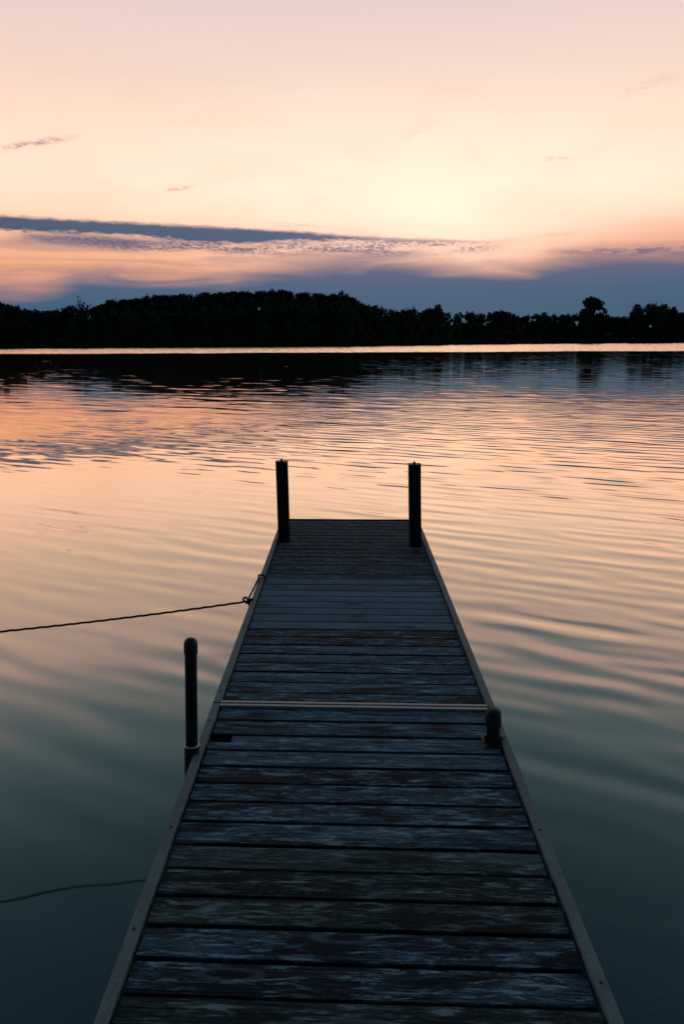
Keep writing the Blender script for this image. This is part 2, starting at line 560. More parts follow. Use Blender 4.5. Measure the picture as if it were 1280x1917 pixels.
def make_terrain():
    m, n, out = new_mat('shore_ground')
    geo = n.t.nodes.new('ShaderNodeNewGeometry')
    c = n.noise(geo.outputs['Position'], 0.15, 4.0, 0.6)
    c2 = n.ramp(c, [(0.3, (0.018, 0.022, 0.012)), (0.7, (0.040, 0.050, 0.022))])
    principled(n, out, c2, 0.95, 0.0, 0.1)
    cols = list(np.linspace(-2600, 4200, 341))
    rows = [-12, -3, 0, 1, 2, 2.5, 4, 8, 14, 22, 32, 44, 58, 75, 100, 160, 300, 700, 1600, 4000, 9000]
    verts, faces = [], []
    for px in cols:
        D0 = lerp_tab(SHORE, px)
        wob = 2.5 * mnoise.noise(Vector((px * 0.012, 3.1, 0))) + 1.0 * mnoise.noise(Vector((px * 0.07, 9.1, 0)))
        for t in rows:
            yy = D0 + t + (wob if t < 60 else 0)
            zz = terrain_z(px, t) if t >= 0 else -0.8 + t * 0.12
            if t > 160:
                zz = max(1.0, zz * (0.35 if t > 600 else 0.7))
            verts.append((tan_az(px) * yy, yy, zz))
    nr = len(rows)
    for i in range(len(cols) - 1):
        for j in range(nr - 1):
            a = i * nr + j
            faces.append((a, a + nr, a + nr + 1, a + 1))
    me = bpy.data.meshes.new('shore_ground')
    me.from_pydata(verts, [], faces)
    for p in me.polygons:
        p.use_smooth = True
    o = link_mesh('shore_ground', me, m)
    tag(o, 'dark low bank and wooded rise on the far side of the lake', kind='structure')


make_terrain()


# ------------------------------------------------------------------ trees
def foliage_mat():
    m, n, out = new_mat('foliage')
    oi = n.t.nodes.new('ShaderNodeObjectInfo')
    geo = n.t.nodes.new('ShaderNodeNewGeometry')
    nn = n.noise(geo.outputs['Position'], 0.35, 3.0, 0.6)
    c = n.ramp(n.add(n.mul(nn, 0.7), n.mul(oi.outputs['Random'], 0.3)),
               [(0.25, (0.028, 0.046, 0.030)), (0.75, (0.060, 0.090, 0.050))])
    principled(n, out, c, 0.8, 0.0, 0.15)
    return m


def bark_mat():
    m, n, out = new_mat('bark')
    geo = n.t.nodes.new('ShaderNodeNewGeometry')
    c = n.ramp(n.noise(geo.outputs['Position'], 2.0, 3.0, 0.6), [(0.3, (0.02, 0.016, 0.012)), (0.7, (0.05, 0.042, 0.034))])
    principled(n, out, c, 0.9, 0.0, 0.1)
    return m


FOL, BARK = foliage_mat(), bark_mat()


def leaves_mesh(name, centres, radii, n_leaves, size, r, shell=0.55):
    """many small leaf clumps scattered through a set of lobes"""
    centres = np.array(centres); radii = np.array(radii)
    vol = radii[:, 0] * radii[:, 1] * radii[:, 2]
    pick = r.choice(len(centres), n_leaves, p=vol ** 0.75 / (vol ** 0.75).sum())
    d = r.normal(size=(n_leaves, 3)); d /= np.linalg.norm(d, axis=1)[:, None]
    rad = shell + (1.08 - shell) * r.random(n_leaves) ** 0.6
    lump = 1 + 0.22 * np.sin(d[:, 0] * 5 + pick) * np.cos(d[:, 2] * 6 + pick * 1.7)
    p = centres[pick] + d * radii[pick] * (rad * lump)[:, None]
    a = r.normal(size=(n_leaves, 3)); a /= np.linalg.norm(a, axis=1)[:, None]
    b = np.cross(a, r.normal(size=(n_leaves, 3))); b /= np.linalg.norm(b, axis=1)[:, None]
    s = size * (0.55 + 0.9 * r.random(n_leaves))[:, None]
    v = np.stack([p + a * s, p + b * s * 0.8, p - a * s * 0.8, p - b * s], axis=1).reshape(-1, 3)
    f = np.arange(n_leaves * 4).reshape(-1, 4)
    me = bpy.data.meshes.new(name)
    me.from_pydata(v.tolist(), [], f.tolist())
    me.materials.append(FOL)
    return me


def limb(bm, a, b, r0, r1, seg=6):
    a, b = Vector(a), Vector(b)
    d = (b - a)
    rot = d.to_track_quat('Z', 'Y').to_matrix().to_4x4()
    res = bmesh.ops.create_cone(bm, cap_ends=True, segments=seg, radius1=r0, radius2=r1, depth=d.length)
    bmesh.ops.transform(bm, matrix=Matrix.Translation((a + b) / 2) @ rot, verts=res['verts'])


def tree_variant(kind, seed):
    """meshes (trunk, crown) of a tree about 12 m tall"""
    r = np.random.default_rng(seed)
    bm = bmesh.new()
    cs, rs = [], []
    limb(bm, (0, 0, -1.5), (0.1, 0, 5.0), 0.38, 0.24)
    limb(bm, (0.1, 0, 5.0), (0.0, 0.2, 9.5), 0.24, 0.08)
    if kind == 'round':
        for k in range(13):
            a = r.uniform(0, 6.28); h = r.uniform(3.6, 10.2)
            q = max(0.25, 1 - abs(h - 6.5) / 5.0)
            c = (math.cos(a) * 2.6 * q, math.sin(a) * 2.6 * q, h)
            cs.append(c); rs.append([r.uniform(1.2, 2.0)] * 2 + [r.uniform(1.0, 1.6)])
            limb(bm, (0, 0, h * 0.55), c, 0.12, 0.04, 4)
        n, sz, sh = 4200, 0.26, 0.25
    elif kind == 'low':
        for k in range(14):
            a = r.uniform(0, 6.28); h = r.uniform(2.0, 10.0)
            q = max(0.25, 1 - h / 13.0)
            c = (math.cos(a) * 3.4 * q, math.sin(a) * 3.0 * q, h)
            cs.append(c); rs.append([r.uniform(1.3, 2.1)] * 2 + [r.uniform(1.1, 1.7)])
            limb(bm, (0, 0, h * 0.55), c, 0.12, 0.04, 4)
        n, sz, sh = 4600, 0.26, 0.2
    elif kind == 'open':
        for k in range(20):
            a = r.uniform(0, 6.28); h = r.uniform(3.2, 10.9)
            q = max(0.3, 1 - abs(h - 7.4) / 6.0)
            c = (math.cos(a) * 3.2 * q, math.sin(a) * 2.6 * q, h)
            cs.append(c); rs.append([r.uniform(0.8, 1.35)] * 2 + [r.uniform(0.7, 1.1)])
            limb(bm, (0, 0, h * 0.5), c, 0.15, 0.05, 5)
        n, sz, sh = 3600, 0.22, 0.15
    elif kind == 'spiky':
        for k in range(46):
            a = r.uniform(0, 6.28); h = r.uniform(3.0, 7.5)
            tilt = r.uniform(0.15, 1.0)
            L = r.uniform(2.6, 4.8)
            tip = (math.cos(a) * math.sin(tilt) * L, math.sin(a) * math.sin(tilt) * L, min(12.0, h + math.cos(tilt) * L))
            limb(bm, (0, 0, h), tip, 0.10, 0.03, 4)
            for u in (0.35, 0.6, 0.8, 1.0):
                cs.append((tip[0] * u, tip[1] * u, h + (tip[2] - h) * u)); rs.append([0.42 - 0.16 * u] * 3)
        cs.append((0, 0, 5.0)); rs.append([2.4, 2.4, 2.6])
        n, sz, sh = 2600, 0.20, 0.1
    elif kind == 'slim':
        for k in range(12):
            h = 2.0 + k * 0.82
            q = 1 - abs(k - 5) / 9.0
            a = r.uniform(0, 6.28)
            cs.append((math.cos(a) * 0.9 * q, math.sin(a) * 0.9 * q, h)); rs.append([1.5 * q, 1.5 * q, 1.2])
        n, sz, sh = 1700, 0.30, 0.3
    # bring the crown top to 12 m
    me_t = bpy.data.meshes.new('trunk')
    bm.to_mesh(me_t); bm.free()
    me_t.materials.append(BARK)
    me_c = leaves_mesh('crown', cs, rs, n, sz, r, sh)
    return me_t, me_c


VAR = {}
for i, k in enumerate(['round', 'round', 'round', 'low', 'low', 'low', 'open', 'open', 'spiky', 'slim', 'slim', 'round']):
    VAR.setdefault(k, []).append(tree_variant(k, 100 + i))


def mesh_top(me):
    co = np.empty(len(me.vertices) * 3, dtype=np.float32)
    me.vertices.foreach_get('co', co)
    z = co.reshape(-1, 3)[:, 2]
    return float(np.percentile(z, 99.6))


TOPZ = {v[1].name: mesh_top(v[1]) for k in VAR for v in VAR[k]}


def plant_tree(px, top_py, inland, kind, label, group=None, wid=1.0, idx=None, name='broadleaf_tree'):
    D0 = lerp_tab(SHORE, px) + inland
    x = tan_az(px) * D0
    zb = terrain_z(px, inland)
    hor = 639.0 - (px - 640) * ROLL
    zt = EYE + D0 / math.cos(R(0)) * math.cos(PITCH) ** 2 * (hor - top_py) / F
    zt = at_depth(px, top_py, D0).z
    vs = VAR[kind]
    tm, cm = vs[(idx if idx is not None else random.randrange(len(vs))) % len(vs)]
    s = max(0.35, (zt - zb) / TOPZ[cm.name])
    o = empty(name, (x, D0, zb))
    o.rotation_euler = (0, 0, random.uniform(0, 6.28))
    wsc = max(0.75, min(1.25, 13.5 / max(6.0, zt - zb))) * wid
    o.scale = (s * wsc, s * wsc, s)
    t = bpy.data.objects.new('trunk', tm); COL.objects.link(t); t.parent = o
    c = bpy.data.objects.new('crown', cm); COL.objects.link(c); c.parent = o
    tag(o, label, 'tree', group)
    return o


# trees that stand out of the line
plant_tree(158, 562, 10, 'spiky', 'spiky tree with feathery branch tips rising left of the wooded hill', wid=1.1, name='feathery_tree')
plant_tree(640, 545, 45, 'open', 'ragged crown poking up at the right end of the hill crest', wid=0.55)
plant_tree(818, 572, 16, 'round', 'round bushy tree rising slightly above the low treeline right of the hill', wid=1.0)
plant_tree(1106, 557, 10, 'round', 'tallest round-headed tree standing up from the low right shore', wid=1.15, idx=1)
plant_tree(1127, 572, 12, 'open', 'small side crown leaning beside the tallest round-headed tree', wid=0.5)
plant_tree(1189, 571, 10, 'round', 'left of two broad round-headed trees near the right end of the shore', wid=1.05, idx=0)
plant_tree(1225, 570, 12, 'round', 'right of two broad round-headed trees near the right end of the shore', wid=1.0, idx=2)
plant_tree(1254, 576, 10, 'round', 'lower dark tree just right of the two broad round-headed trees', wid=0.8)
plant_tree(1090, 578, 8, 'low', 'low bushy tree at the left foot of the tallest round-headed tree', wid=1.1)
plant_tree(6, 565, 14, 'round', 'leftmost tall tree in the far treeline', wid=0.9)
plant_tree(775, 575, 18, 'slim', 'slim tree beside a dip in the treeline right of the hill', wid=0.7)

# crest of the hill
x = 186.0
while x < 690:
    if abs(x - 640) > 7:
        plant_tree(x, lerp_tab(TOPS, x) + random.uniform(-0.6, 1.6), random.uniform(48, 60), random.choice(['round', 'round', 'low']),
                   'dark tree in the unbroken row along the crest of the wooded hill', 'trees along the hill crest', 1.15)
    x += random.uniform(8, 12)
# lower treeline right of the hill
x = 690.0
while x < 1300:
    if abs(x - 1106) > 20 and abs(x - 818) > 8 and not (1170 < x < 1246):
        plant_tree(x, lerp_tab(TOPS, x) + random.uniform(0.0, 4.0), random.uniform(12, 34), random.choice(['round', 'low', 'open', 'low', 'round']),
                   'dark tree in the low far treeline right of the hill', 'trees of the low treeline right of the hill', 1.0)
    elif not abs(x - 818) <= 8:
        plant_tree(x, lerp_tab(TOPS, x) + random.uniform(2, 6), random.uniform(16, 34), 'low',
                   'dark tree in the low far treeline right of the hill', 'trees of the low treeline right of the hill', 1.0)
    x += random.uniform(8.5, 13)
# left of the hill
x = -20.0
while x < 186:
    if abs(x - 158) > 15 and abs(x - 6) > 8:
        plant_tree(x, lerp_tab(TOPS, x) + random.uniform(-0.8, 2.5), random.uniform(10, 30), random.choice(['round', 'low', 'round']),
                   'dark tree in the far treeline left of the wooded hill', 'trees left of the wooded hill', 1.05)
    x += random.uniform(9, 14)
# front rows, lower down the slope
x = -20.0
while x < 1300:
    inl = random.uniform(5, 9)
    plant_tree(x, lerp_tab(TOPS, x) + random.uniform(22, 34), inl, 'low',
               'low dark tree along the far waterline, beneath the taller treeline', 'waterside trees on the far shore', 1.25)
    if 190 < x < 680:
        plant_tree(x + 6, lerp_tab(TOPS, x) + random.uniform(10, 18), 28, 'low',
                   'dark tree on the face of the wooded hill below its crest', 'trees on the face of the hill', 1.1)
    x += random.uniform(17, 24)


def shore_scrub():
    """undergrowth filling the foot of the woods"""
    r = np.random.default_rng(5)
    n = 170000
    px = r.uniform(-1400, 3000, n)
    inl = 1.5 + 30 * r.random(n) ** 1.4
    dep = np.interp(px, [a for a, _ in SHORE], [b for _, b in SHORE]) + inl
    top = np.interp(px, [a for a, _ in TOPS], [b for _, b in TOPS])
    full = dep * (640 - top) / F
    hill = np.interp(px, [a for a, _ in HILL], [b for _, b in HILL])
    cap = np.clip(full * 0.88, 3.0, 19.0)
    out_of_view = (px < -40) | (px > 1320)
    cap = np.where(out_of_view, np.clip(full * 0.8, 6, 14), cap)
    cap = cap * (0.75 + 0.25 * np.sin(px * 0.21) * np.sin(px * 0.057 + 1))
    cap = np.minimum(cap, 1.2 + inl * 1.1)
    q = np.clip((inl - 2) / 60, 0, 1); q = q * q * (3 - 2 * q)
    z = 0.3 + hill * q + cap * r.random(n) ** 0.8
    x = (px - 640) / F * math.cos(PITCH) * dep
    p = np.stack([x, dep, z], 1)
    a = r.normal(size=(n, 3)); a /= np.linalg.norm(a, axis=1)[:, None]
    b = np.cross(a, r.normal(size=(n, 3))); b /= np.linalg.norm(b, axis=1)[:, None]
    s = (0.5 + 0.5 * r.random(n))[:, None]
    v = np.stack([p + a * s, p + b * s * 0.8, p - a * s * 0.8, p - b * s], axis=1).reshape(-1, 3)
    f = np.arange(n * 4).reshape(-1, 4)
    me = bpy.data.meshes.new('undergrowth')
    me.from_pydata(v.tolist(), [], f.tolist())
    o = link_mesh('undergrowth', me, FOL)
    tag(o, 'dense dark undergrowth along the foot of the far woods', kind='stuff')


shore_scrub()


# ------------------------------------------------------------------ dock materials
def wood_mat(name, dark, light, worn, seam=0.5, rough=0.75, fresh=False):
    m, n, out = new_mat(name)
    tcn = n.t.nodes.new('ShaderNodeTexCoord')
    oi = n.t.nodes.new('ShaderNodeObjectInfo')
    px, py, pz = n.sep(tcn.outputs['Object'])
    rnd = n.mul(oi.outputs['Random'], 57.0)
    # knots bend the grain
    kv = n.t.nodes.new('ShaderNodeTexVoronoi')
    kv.voronoi_dimensions = '2D'
    n.link(n.xyz(n.add(n.mul(px, 1.5), rnd), n.add(n.mul(py, 6.0), n.mul(rnd, 1.7)), 0.0), kv.inputs['Vector'])
    kv.inputs['Scale'].default_value = 1.0
    kd = kv.outputs['Distance']
    kn = n.smooth(kd, 0.26, 0.0)
    core = n.smooth(kd, 0.12 if fresh else 0.09, 0.05 if fresh else 0.03)
    gy = n.add(n.mul(py, 1.0), n.mul(kn, 0.012))
    g1 = n.noise(n.xyz(n.mul(px, 3.2), n.mul(gy, 60.0), rnd), 1.0, 6.0, 0.66, 0.5)
    g2 = n.noise(n.xyz(n.mul(px, 9.0), n.mul(gy, 125.0), rnd), 1.0, 3.0, 0.6, 0.2)
    blot = n.noise(n.xyz(n.mul(px, 3.4), n.mul(py, 15.0), rnd), 1.0, 6.0, 0.68, 0.6)
    wear = n.noise(n.xyz(n.mul(px, 9.0), n.mul(gy, 60.0), n.add(rnd, 9.0)), 1.0, 7.0, 0.74, 0.4)
    g3 = n.noise(n.xyz(n.mul(px, 24.0), n.mul(gy, 200.0), rnd), 1.0, 3.0, 0.7)
    grain = n.add(n.mul(g1, 0.42), n.add(n.mul(g2, 0.30), n.mul(g3, 0.28)))
    k = n.add(n.mul(grain, 0.6), n.mul(blot, 0.4))
    k = n.add(k, n.mul(n.sub(oi.outputs['Random'], 0.5), 0.10))
    base_c = n.mix(n.smooth(k, 0.42, 0.585), dark, light)
    ws = n.mul(n.smooth(n.add(n.mul(wear, 0.75), n.mul(g3, 0.25)), 0.50, 0.575), n.smooth(blot, 0.36, 0.58))
    base_c = n.mix(n.mul(ws, 0.12 if fresh else 0.7), base_c, worn)
    # dark cracks along the grain
    cr = n.noise(n.xyz(n.mul(px, 1.1), n.mul(gy, 120.0), n.add(rnd, 20.0)), 1.0, 2.0, 0.5, 0.1)
    crk = n.smooth(cr, 0.36, 0.27)
    base_c = n.mix(n.mul(crk, 0.25 if fresh else 0.85), base_c, (dark[0] * 0.25, dark[1] * 0.25, dark[2] * 0.25, 1))
    base_c = n.mix(n.mul(n.add(n.mul(kn, 0.12), core), 0.8 if fresh else 0.6), base_c, (dark[0] * 0.4, dark[1] * 0.35, dark[2] * 0.35, 1))
    # shade of the gaps put into the colour along the board edges
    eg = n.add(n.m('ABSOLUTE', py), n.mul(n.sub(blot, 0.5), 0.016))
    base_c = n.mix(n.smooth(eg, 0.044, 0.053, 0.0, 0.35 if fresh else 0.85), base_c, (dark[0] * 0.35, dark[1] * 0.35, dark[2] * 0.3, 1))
    # knots wear to a pale rim
    rim = n.mul(n.smooth(kd, 0.16, 0.12), n.smooth(kd, 0.07, 0.11))
    base_c = n.mix(n.mul(rim, 0.0 if fresh else 0.12), base_c, worn)
    # greenish stain patches
    stain = n.smooth(n.noise(n.xyz(n.mul(px, 1.3), n.mul(py, 5.0), n.add(rnd, 40.0)), 1.0, 3.0, 0.55), 0.52, 0.68)
    base_c = n.mix(n.mul(stain, 0.3), base_c, (0.045, 0.060, 0.045, 1))
    h = n.sub(n.add(grain, n.mul(ws, 0.25)), n.mul(crk, 0.9))
    principled(n, out, base_c, n.smooth(k, 0.3, 0.7, rough - 0.02, rough + 0.15), 0.0, 0.15, bump(n, h, 0.6 if not fresh else 0.25, 0.004))
    return m


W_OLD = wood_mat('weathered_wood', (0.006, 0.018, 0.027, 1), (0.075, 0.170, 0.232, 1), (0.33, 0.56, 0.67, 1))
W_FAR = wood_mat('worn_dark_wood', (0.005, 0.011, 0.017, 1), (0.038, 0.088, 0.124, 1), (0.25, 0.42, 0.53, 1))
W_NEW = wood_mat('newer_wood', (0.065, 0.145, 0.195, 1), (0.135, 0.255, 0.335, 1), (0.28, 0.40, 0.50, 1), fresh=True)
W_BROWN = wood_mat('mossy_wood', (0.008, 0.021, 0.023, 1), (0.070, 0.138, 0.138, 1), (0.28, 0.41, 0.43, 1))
W_POST = wood_mat('post_wood', (0.014, 0.020, 0.025, 1), (0.040, 0.052, 0.060, 1), (0.070, 0.085, 0.10, 1))


def metal_mat(name, c1, c2, rough=0.5, metal=0.6):
    m, n, out = new_mat(name)
    tcn = n.t.nodes.new('ShaderNodeTexCoord')
    nn = n.noise(tcn.outputs['Object'], 9.0, 5.0, 0.65)
    n2 = n.noise(tcn.outputs['Object'], 90.0, 3.0, 0.6)
    px, py, pz = n.sep(tcn.outputs['Object'])
    scr = n.noise(n.xyz(n.mul(px, 300.0), n.mul(py, 6.0), pz), 1.0, 3.0, 0.6)
    col = n.mix(n.smooth(n.add(n.mul(nn, 0.7), n.mul(n2, 0.3)), 0.36, 0.66), c1, c2)
    spots = n.smooth(n.noise(tcn.outputs['Object'], 22.0, 3.0, 0.6), 0.64, 0.72)
    col = n.mix(n.mul(spots, 0.6), col, (c1[0] * 0.35, c1[1] * 0.33, c1[2] * 0.3, 1))
    principled(n, out, col, n.smooth(nn, 0.3, 0.7, rough, rough + 0.2), metal, 0.5,
               bump(n, n.add(n.mul(n2, 0.6), n.mul(scr, 0.4)), 0.25, 0.002))
    return m


M_RAIL = metal_mat('weathered_aluminium', (0.095, 0.160, 0.172, 1), (0.20, 0.295, 0.305, 1), 0.6, 0.1)
M_STRIP = metal_mat('joint_metal', (0.30, 0.30, 0.28, 1), (0.52, 0.50, 0.46, 1), 0.42, 0.5)
M_PIPE = metal_mat('dark_pipe', (0.007, 0.009, 0.010, 1), (0.016, 0.020, 0.022, 1), 0.34, 0.0)
M_CAP = metal_mat('rubber_cap', (0.012, 0.022, 0.025, 1), (0.024, 0.038, 0.043, 1), 0.45, 0.0)
M_SLEEVE = metal_mat('bracket_sleeve', (0.015, 0.017, 0.018, 1), (0.035, 0.038, 0.04, 1), 0.5, 0.3)
M_RIM = metal_mat('worn_rim', (0.45, 0.42, 0.38, 1), (0.70, 0.66, 0.60, 1), 0.3, 0.85)
M_ROPE = metal_mat('rope_fibre', (0.014, 0.012, 0.011, 1), (0.035, 0.030, 0.026, 1), 0.9, 0.0)

# ------------------------------------------------------------------ dock geometry in deck coordinates
# the outer edges of the deck as lines on the deck plane
PL0, PL1 = at(175, 1917, DECK), at(520, 990, DECK)
PR0, PR1 = at(1167, 1917, DECK), at(790, 990, DECK)


def xl(y): return PL0.x + (PL1.x - PL0.x) * (y - PL0.y) / (PL1.y - PL0.y)
def xr(y): return PR0.x + (PR1.x - PR0.x) * (y - PR0.y) / (PR1.y - PR0.y)


Y_END = at(654, 971.5, DECK).y
Y_JOINT = at(640, 1320.5, DECK).y
# boards lie a little skew to the frame: right ends nearer
pa, pb = at(405, 1318.5, DECK), at(910, 1326.5, DECK)
SKEW = (pb.y - pa.y) / (pb.x - pa.x)
print('dock', Y_END, Y_JOINT, 'width', xr(3) - xl(3), xr(6) - xl(6), 'skew', math.degrees(math.atan(SKEW)), 'sun', SUN_AZ, SUN_EL)
RAIL_W = 0.032
GAPX = 0.010


def plank_mesh(name, length, width, thick, seed, rag=0.0022, notch=None):
    """board along X, centre at origin, uneven edges, slight cup; notch=(x0,x1) cuts the end off"""
    r = random.Random(seed)
    seg = 26
    bm = bmesh.new()
    x0, x1 = -length / 2, length / 2
    if notch:
        cut = notch[1]
        xs_cut = [x0, x0 + (cut - x0) * 0.5, cut - 0.0005, cut]
    else:
        cut, xs_cut = -99, []
    rows = []
    ph = r.uniform(0, 100)
    prof = [(-0.5, -1.0), (-0.5, -0.12), (-0.475, 0.0), (-0.2, 0.03), (0.2, 0.03), (0.475, 0.0), (0.5, -0.12), (0.5, -1.0)]
    xs = xs_cut + [(cut if notch else x0) + (x1 - (cut if notch else x0)) * i / seg for i in range(1 if notch else 0, seg + 1)]
    for xx in xs:
        e1 = rag * (mnoise.noise(Vector((xx * 9 + ph, 0, 0))) + 0.8 * mnoise.noise(Vector((xx * 33 + ph, 2, 0))))
        e2 = rag * (mnoise.noise(Vector((xx * 9 + ph, 5, 0))) + 0.8 * mnoise.noise(Vector((xx * 33 + ph, 8, 0))))
        zz = 0.0012 * mnoise.noise(Vector((xx * 2 + ph, 1, 3)))
        row = []
        for (a, b) in prof:
            yy = (min(a, -0.02 - 0.02 * (0.5 - a)) if xx < cut - 1e-4 else a) * width + (e1 if a < 0 else e2)
            row.append(bm.verts.new((xx, yy, zz + (b * thick if b < 0 else b * 0.03))))
        rows.append(row)
    m_ = len(prof)
    for i in range(len(rows) - 1):
        for j in range(m_):
            bm.faces.new((rows[i][j], rows[i + 1][j], rows[i + 1][(j + 1) % m_], rows[i][(j + 1) % m_]))
    bm.faces.new(rows[0]); bm.faces.new(list(reversed(rows[-1])))
    bmesh.ops.recalc_face_normals(bm, faces=bm.faces)
    me = bpy.data.meshes.new(name)
    bm.to_mesh(me); bm.free()
    return me


def rail_obj(name, pts0, pts1, z_top, width, height, mat, parent, off):
    """side rail: a box beam with a small top lip between two deck points (outer edge), going inwards"""
    a, b = Vector(pts0), Vector(pts1)
    d = (b - a).normalized()
    nrm = Vector((d.y, -d.x, 0)) * off
    bm = bmesh.new()
    prof = [(0.0, -height), (0.0, -0.003), (0.003, 0.0), (width - 0.003, 0.0), (width, -0.003), (width, -0.030), (width * 0.35, -0.032), (width * 0.35, -height)]
    L = (b - a).length
    seg = max(2, int(L / 0.12))
    rows = []
    for i in range(seg + 1):
        p = a.lerp(b, i / seg)
        wv = 0.0012 * mnoise.noise(Vector((p.y * 3.0, off * 5, 2)))
        row = []
        for (u, v) in prof:
            q = p + nrm * (u + wv)
            row.append(bm.verts.new((q.x, q.y, z_top + v + wv * 0.5)))
        rows.append(row)
    m_ = len(prof)
    for i in range(seg):
        for j in range(m_):
            bm.faces.new((rows[i][j], rows[i + 1][j], rows[i + 1][(j + 1) % m_], rows[i][(j + 1) % m_]))
    bm.faces.new(rows[0]); bm.faces.new(list(reversed(rows[-1])))
    bmesh.ops.recalc_face_normals(bm, faces=bm.faces)
    return from_bm(name, bm, mat, parent)


Z_PLANK = DECK - 0.010
sec_far = empty('dock_section', (0, 0, 0))
tag(sec_far, 'far dock section of dark weathered boards ending at two square posts over the water', 'dock')
sec_near = empty('dock_section', (0, 0, 0))
tag(sec_near, 'near dock section of broad weathered grey boards in the foreground, between two round pipes', 'dock')


def lay_plank(yc, width, mat, parent, seed, notch=None, rag=0.0022, dz=0.0, tilt=0.0, label=None):
    xa = xl(yc) + RAIL_W + GAPX
    xb = xr(yc) - RAIL_W - GAPX
    L = (xb - xa) * math.sqrt(1 + SKEW * SKEW)
    xm = (xa + xb) / 2
    me = plank_mesh('plank', L, width, 0.032, seed, rag, notch)
    o = link_mesh('plank', me, mat, parent)
    # board pitch was measured at x = 0, so slide along the skew
    o.location = (xm, yc + SKEW * xm, Z_PLANK + dz)
    o.rotation_euler = (tilt, 0, math.atan(SKEW))
    if label:
        o['label'] = label
    return o


# near section: the gaps between boards read off at the middle column
gaps_px = [1327.5, 1351, 1380, 1408.5, 1438.5, 1470, 1505, 1544, 1587, 1632, 1685, 1742.5, 1805, 1875]
near_gaps = [at(640, g, DECK - 0.01).y for g in gaps_px]
while near_gaps[-1] > -0.7:
    near_gaps.append(near_gaps[-1] - 0.1135)
rr = random.Random(3)
near_mats = [W_OLD, W_OLD, W_OLD, W_OLD, W_OLD, W_OLD, W_OLD, W_OLD, W_BROWN, W_BROWN, W_BROWN, W_OLD, W_OLD, W_BROWN]
for i in range(len(near_gaps) - 1):
    y1, y0 = near_gaps[i], near_gaps[i + 1]
    gap = rr.uniform(0.007, 0.010)
    notch = None
    lab = None
    if i == 2:
        notch = (-9, at(432, 1384, DECK).x - (xl(y1) + xr(y1)) / 2)
        lab = 'board with a black notch cut from its left end'
    mt = near_mats[i] if i < len(near_mats) else W_OLD
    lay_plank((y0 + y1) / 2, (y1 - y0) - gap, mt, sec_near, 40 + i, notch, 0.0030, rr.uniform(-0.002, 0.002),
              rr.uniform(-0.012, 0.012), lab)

# far section
far_px = [1083.7, 1095.3, 1106, 1117, 1127.6, 1138.8, 1150.8, 1164.6, 1179, 1193.3, 1208.6, 1224.9, 1242, 1259.5, 1278.7, 1298.8, 1314.0]
far_gaps = [at(640, g, DECK - 0.01).y for g in far_px]
nfar = 16
step = (Y_END - 0.02 - far_gaps[0]) / nfar
far_gaps = [Y_END - 0.02 - step * i for i in range(nfar)] + far_gaps
for i in range(len(far_gaps) - 1):
    y1, y0 = far_gaps[i], far_gaps[i + 1]
    new = nfar <= i < nfar + 8
    gap = rr.uniform(0.007, 0.010) if new else rr.uniform(0.008, 0.013)
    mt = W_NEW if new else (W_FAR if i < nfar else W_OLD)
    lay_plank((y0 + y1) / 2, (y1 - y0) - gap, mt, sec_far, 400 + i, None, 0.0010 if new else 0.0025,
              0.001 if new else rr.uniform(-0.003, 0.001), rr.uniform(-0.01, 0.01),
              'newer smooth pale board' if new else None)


def sk(xx, yc):
    return yc + SKEW * xx


# side rails (two per section)
JG = 0.006
for sec, ya, yb in ((sec_near, -0.7, Y_JOINT - JG), (sec_far, Y_JOINT + JG, Y_END)):
    for fx, off in ((xl, 1), (xr, -1)):
        a = (fx(ya), ya + SKEW * fx(ya), 0)
        b = (fx(yb), yb + SKEW * fx(yb), 0)
        rail_obj('side_rail', a, b, DECK + 0.004, RAIL_W, 0.14, M_RAIL, sec, off)


def cross_bar(name, yc, depth, height, ztop, mat, parent, inset=RAIL_W, x0=None, x1=None):
    xa = xl(yc) + inset + 0.001
    xb = xr(yc) - inset - 0.001
    bm = bmesh.new()
    n_ = 14
    rows = []
    for i in range(n_ + 1):
        xx = xa + (xb - xa) * i / n_
        wv = 0.0010 * mnoise.noise(Vector((xx * 4, yc, 0)))
        rows.append([bm.verts.new((xx, sk(xx, yc) + s1_ * depth / 2, z_ + wv)) for s1_, z_ in
                     ((-1, ztop - height), (-1, ztop - 0.002), (-0.85, ztop), (0.85, ztop), (1, ztop - 0.002), (1, ztop - height))])
    for i in range(n_):
        for j in range(6):
            bm.faces.new((rows[i][j], rows[i + 1][j], rows[i + 1][(j + 1) % 6], rows[i][(j + 1) % 6]))
    bm.faces.new(rows[0]); bm.faces.new(list(reversed(rows[-1])))
    bmesh.ops.recalc_face_normals(bm, faces=bm.faces)
    return from_bm(name, bm, mat, parent)


# end rails that meet at the joint, seen as a thin double strip
cross_bar('end_rail', Y_JOINT + 0.0155, 0.019, 0.13, DECK + 0.003, M_STRIP, sec_far)
cross_bar('end_rail', Y_JOINT - 0.0095, 0.019, 0.13, DECK + 0.001, M_STRIP, sec_near)
cross_bar('end_board', Y_END + 0.002, 0.028, 0.14, DECK - 0.004, W_FAR, sec_far, inset=RAIL_W)
